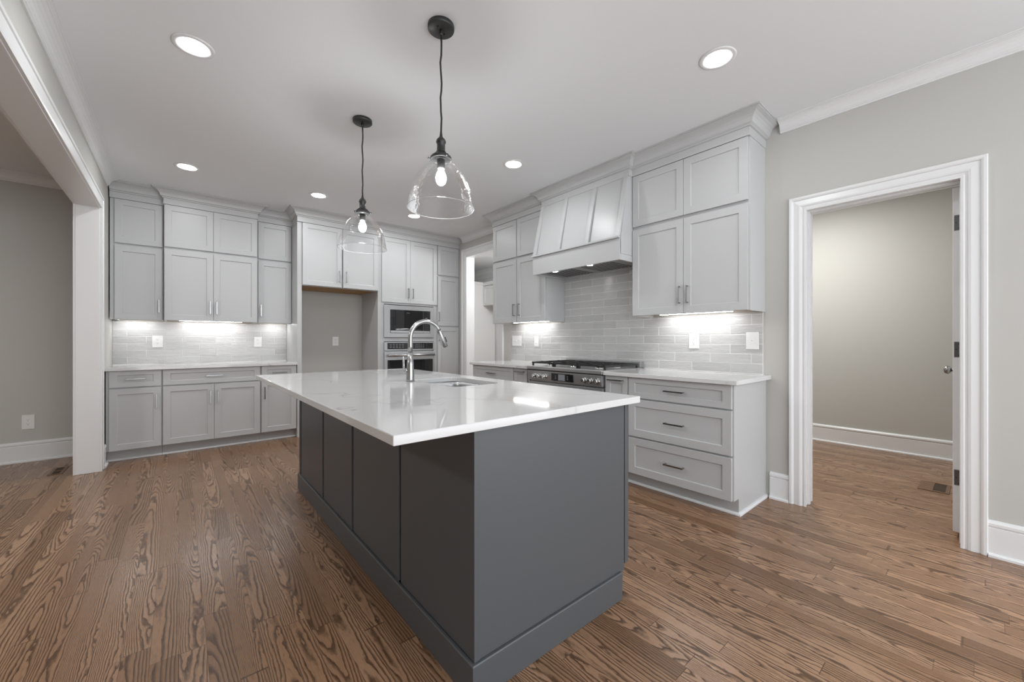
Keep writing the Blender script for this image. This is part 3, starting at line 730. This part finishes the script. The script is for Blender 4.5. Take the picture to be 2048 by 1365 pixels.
# ------------------------------------------------------------------ lamps
def can():
    t = thing('recessed_light', 'x', 'ceiling light', (0, 0, ZC), 0, 'recessed ceiling lights')
    B().lathe([(.096, -.0005), (.096, -.003), (.090, -.0055), (.072, -.0055), (.066, -.002), (.066, -.0005)], seg=40, closed=True).obj('trim_ring', TRIM, t)
    B().lathe([(.066, -.0022), (.066, -.0008)], seg=32).obj('lens', LENS, t)
    return t
c0 = can()
spots = [(.062, 2.795, 'large recessed light nearest the top left corner of the ceiling'), (.058, 4.77, 'recessed light above the left bank of wall cabinets'),
         (1.19, 4.762, 'recessed light above the fridge cabinet, left of the far pendant'), (2.362, .985, 'recessed light nearest the pantry door, top right'),
         (2.346, 2.775, 'recessed light in front of the range hood'), (2.335, 4.755, 'recessed light half hidden behind the near pendant shade')]
for i, (x, y, lb) in enumerate(spots):
    if i == 0: c0.location = (x, y, ZC); c0['label'] = lb
    else: dup(c0, (x, y, ZC), 0, lb)

def pendant():
    t = thing('pendant_light', 'near pendant lamp with clear glass bell shade, over the front of the island', 'pendant light', (1.032, 1.797, 1.86), 0, 'glass pendants over the island')
    c = B().lathe([(.067, .9395), (.067, .921), (.063, .917), (.012, .9165)], seg=40); cn = c.obj('canopy', BRONZE, t)
    B().lathe([(.010, .917), (.009, .893), (.006, .889)], seg=16).obj('strain_relief', BRONZE, cn)
    for xx, yy in ((.026, .012), (-.026, -.012)): B().lathe([(.0045, .917), (.0045, .906)], (xx, yy), 12).obj('screw', BLACK, cn)
    pts = [(0.0025 * math.sin(k * 1.1) + .001 * math.sin(k * 2.7), .002 * math.cos(k * 1.4), .895 - k * (.895 - .392) / 14) for k in range(15)]
    pts[0] = (0, 0, .895); pts[-1] = (0, 0, .392)
    B().tube(pts, .0047, 10).obj('cord', BLACK, t)
    s = B().lathe([(.005, .396), (.008, .372), (.011, .366), (.022, .354), (.0255, .344), (.0255, .339), (.021, .334), (.021, .296), (.025, .292), (.025, .288)], seg=32); so = s.obj('socket', BRONZE, t)
    B().lathe([(.0265, .288), (.032, .280), (.050, .267), (.054, .262), (.054, .250), (.050, .250), (.050, .259), (.030, .272), (.022, .280)], seg=36, closed=True).obj('shade_holder', BRONZE, so)
    th = B()
    for k in range(3):
        a = k * 2 * PI / 3 + .5; ca, sa = math.cos(a), math.sin(a)
        th.tube([(.024 * ca, .024 * sa, .290), (.040 * ca, .040 * sa, .276), (.051 * ca, .051 * sa, .264)], .0028, 8)
        th.tube([(.050 * ca, .050 * sa, .256), (.063 * ca, .063 * sa, .256)], .0032, 8); th.tube([(.061 * ca, .061 * sa, .256), (.066 * ca, .066 * sa, .256)], .0055, 10)
    th.obj('thumbscrews', BRONZE, so)
    B().lathe([(.021, .2515), (.021, .206), (.018, .203)], seg=28).obj('lamp_holder', BRONZE, so)
    pr = [(.041, .250), (.043, .243), (.052, .236), (.066, .227), (.085, .209), (.104, .187), (.121, .162), (.135, .135), (.148, .103), (.158, .070), (.165, .035), (.168, .005), (.1695, 0.0)]
    sh = B(); 
    # one wall of glass with a rolled rim
    rings = []
    for r, z in pr: rings.append([sh.b.verts.new((r * math.cos(2 * PI * k / 64), r * math.sin(2 * PI * k / 64), z)) for k in range(64)])
    for a, b in zip(rings, rings[1:]):
        for k in range(64): f = sh.b.faces.new((a[k], a[(k + 1) % 64], b[(k + 1) % 64], b[k])); f.smooth = True
    sd = sh.obj('glass_shade', SGLASS, t)
    rm = B(); n = 64; q = []
    for k in range(n):
        a = 2 * PI * k / n; q.append([rm.b.verts.new(((.1692 + .0016 * math.cos(b)) * math.cos(a), (.1692 + .0016 * math.cos(b)) * math.sin(a), .0016 * math.sin(b))) for b in (0, PI / 2, PI, 3 * PI / 2)])
    for k in range(n):
        for j in range(4): f = rm.b.faces.new((q[k][j], q[(k + 1) % n][j], q[(k + 1) % n][(j + 1) % 4], q[k][(j + 1) % 4])); f.smooth = True
    rm.obj('rim', RIM, sd)
    bl = B().lathe([(.012, .203), (.014, .196), (.022, .180), (.027, .162), (.026, .145), (.020, .130), (.009, .121), (.002, .1195)], seg=28); bl.obj('bulb', BULBM, t)
    return t
RIM = mat('glass_rim', (.85, .85, .85), .05, spec=.6)
RIM.node_tree.nodes['Principled BSDF'].inputs['Transmission Weight'].default_value = .6
p0 = pendant()
dup(p0, (1.030, 2.930, 1.858), .8, 'far pendant lamp with clear glass bell shade, over the back of the island')

def ledbar(label, loc, rz, L):
    t = thing('under_cabinet_light', label, 'cabinet light', loc, rz, 'under-cabinet light bars')
    B().box(-L / 2, L / 2, -.02, .02, 0.0008, .005).obj('housing', PLATE, t)
    B().box(-L / 2 + .006, L / 2 - .006, -.014, .014, -.003, .0008).obj('lens', LEDM, t)
    return t
ledbar('lit light bar under the tall cabinet right of the hood', (XR - .12, 1.566, 1.4124), RW, .61)
ledbar('lit light bar under the cabinet left of the hood', (XR - .12, 3.58, 1.4124), RW, .62)
ledbar('lit light bar under the leftmost wall cabinet', (-.345, YB - .13, 1.4124), 0, .27)
ledbar('lit light bar under the middle wall cabinet', (.30, YB - .13, 1.4124), 0, .60)
ledbar('lit light bar under the wall cabinet beside the fridge panel', (.95, YB - .13, 1.4124), 0, .22)

# unseen fill lamps added to brighten the rooms beyond
def area(name, loc, size, power, col=(1, .99, .97)):
    l = bpy.data.lights.new(name, 'AREA'); l.energy = power; l.size = size; l.color = col
    o = bpy.data.objects.new(name, l); COL.objects.link(o); o.location = loc; return o
area('pantry_fill_lamp', (4.7, 1.3, 2.76), .35, 38)
l = bpy.data.lights.new('mudroom_fill_lamp', 'POINT'); l.energy = 62; l.shadow_soft_size = .12
o = bpy.data.objects.new('mudroom_fill_lamp', l); COL.objects.link(o); o.location = (4.35, 4.6, 2.4)
area('dining_fill_lamp', (-2.6, 3.0, 2.76), .4, 40)
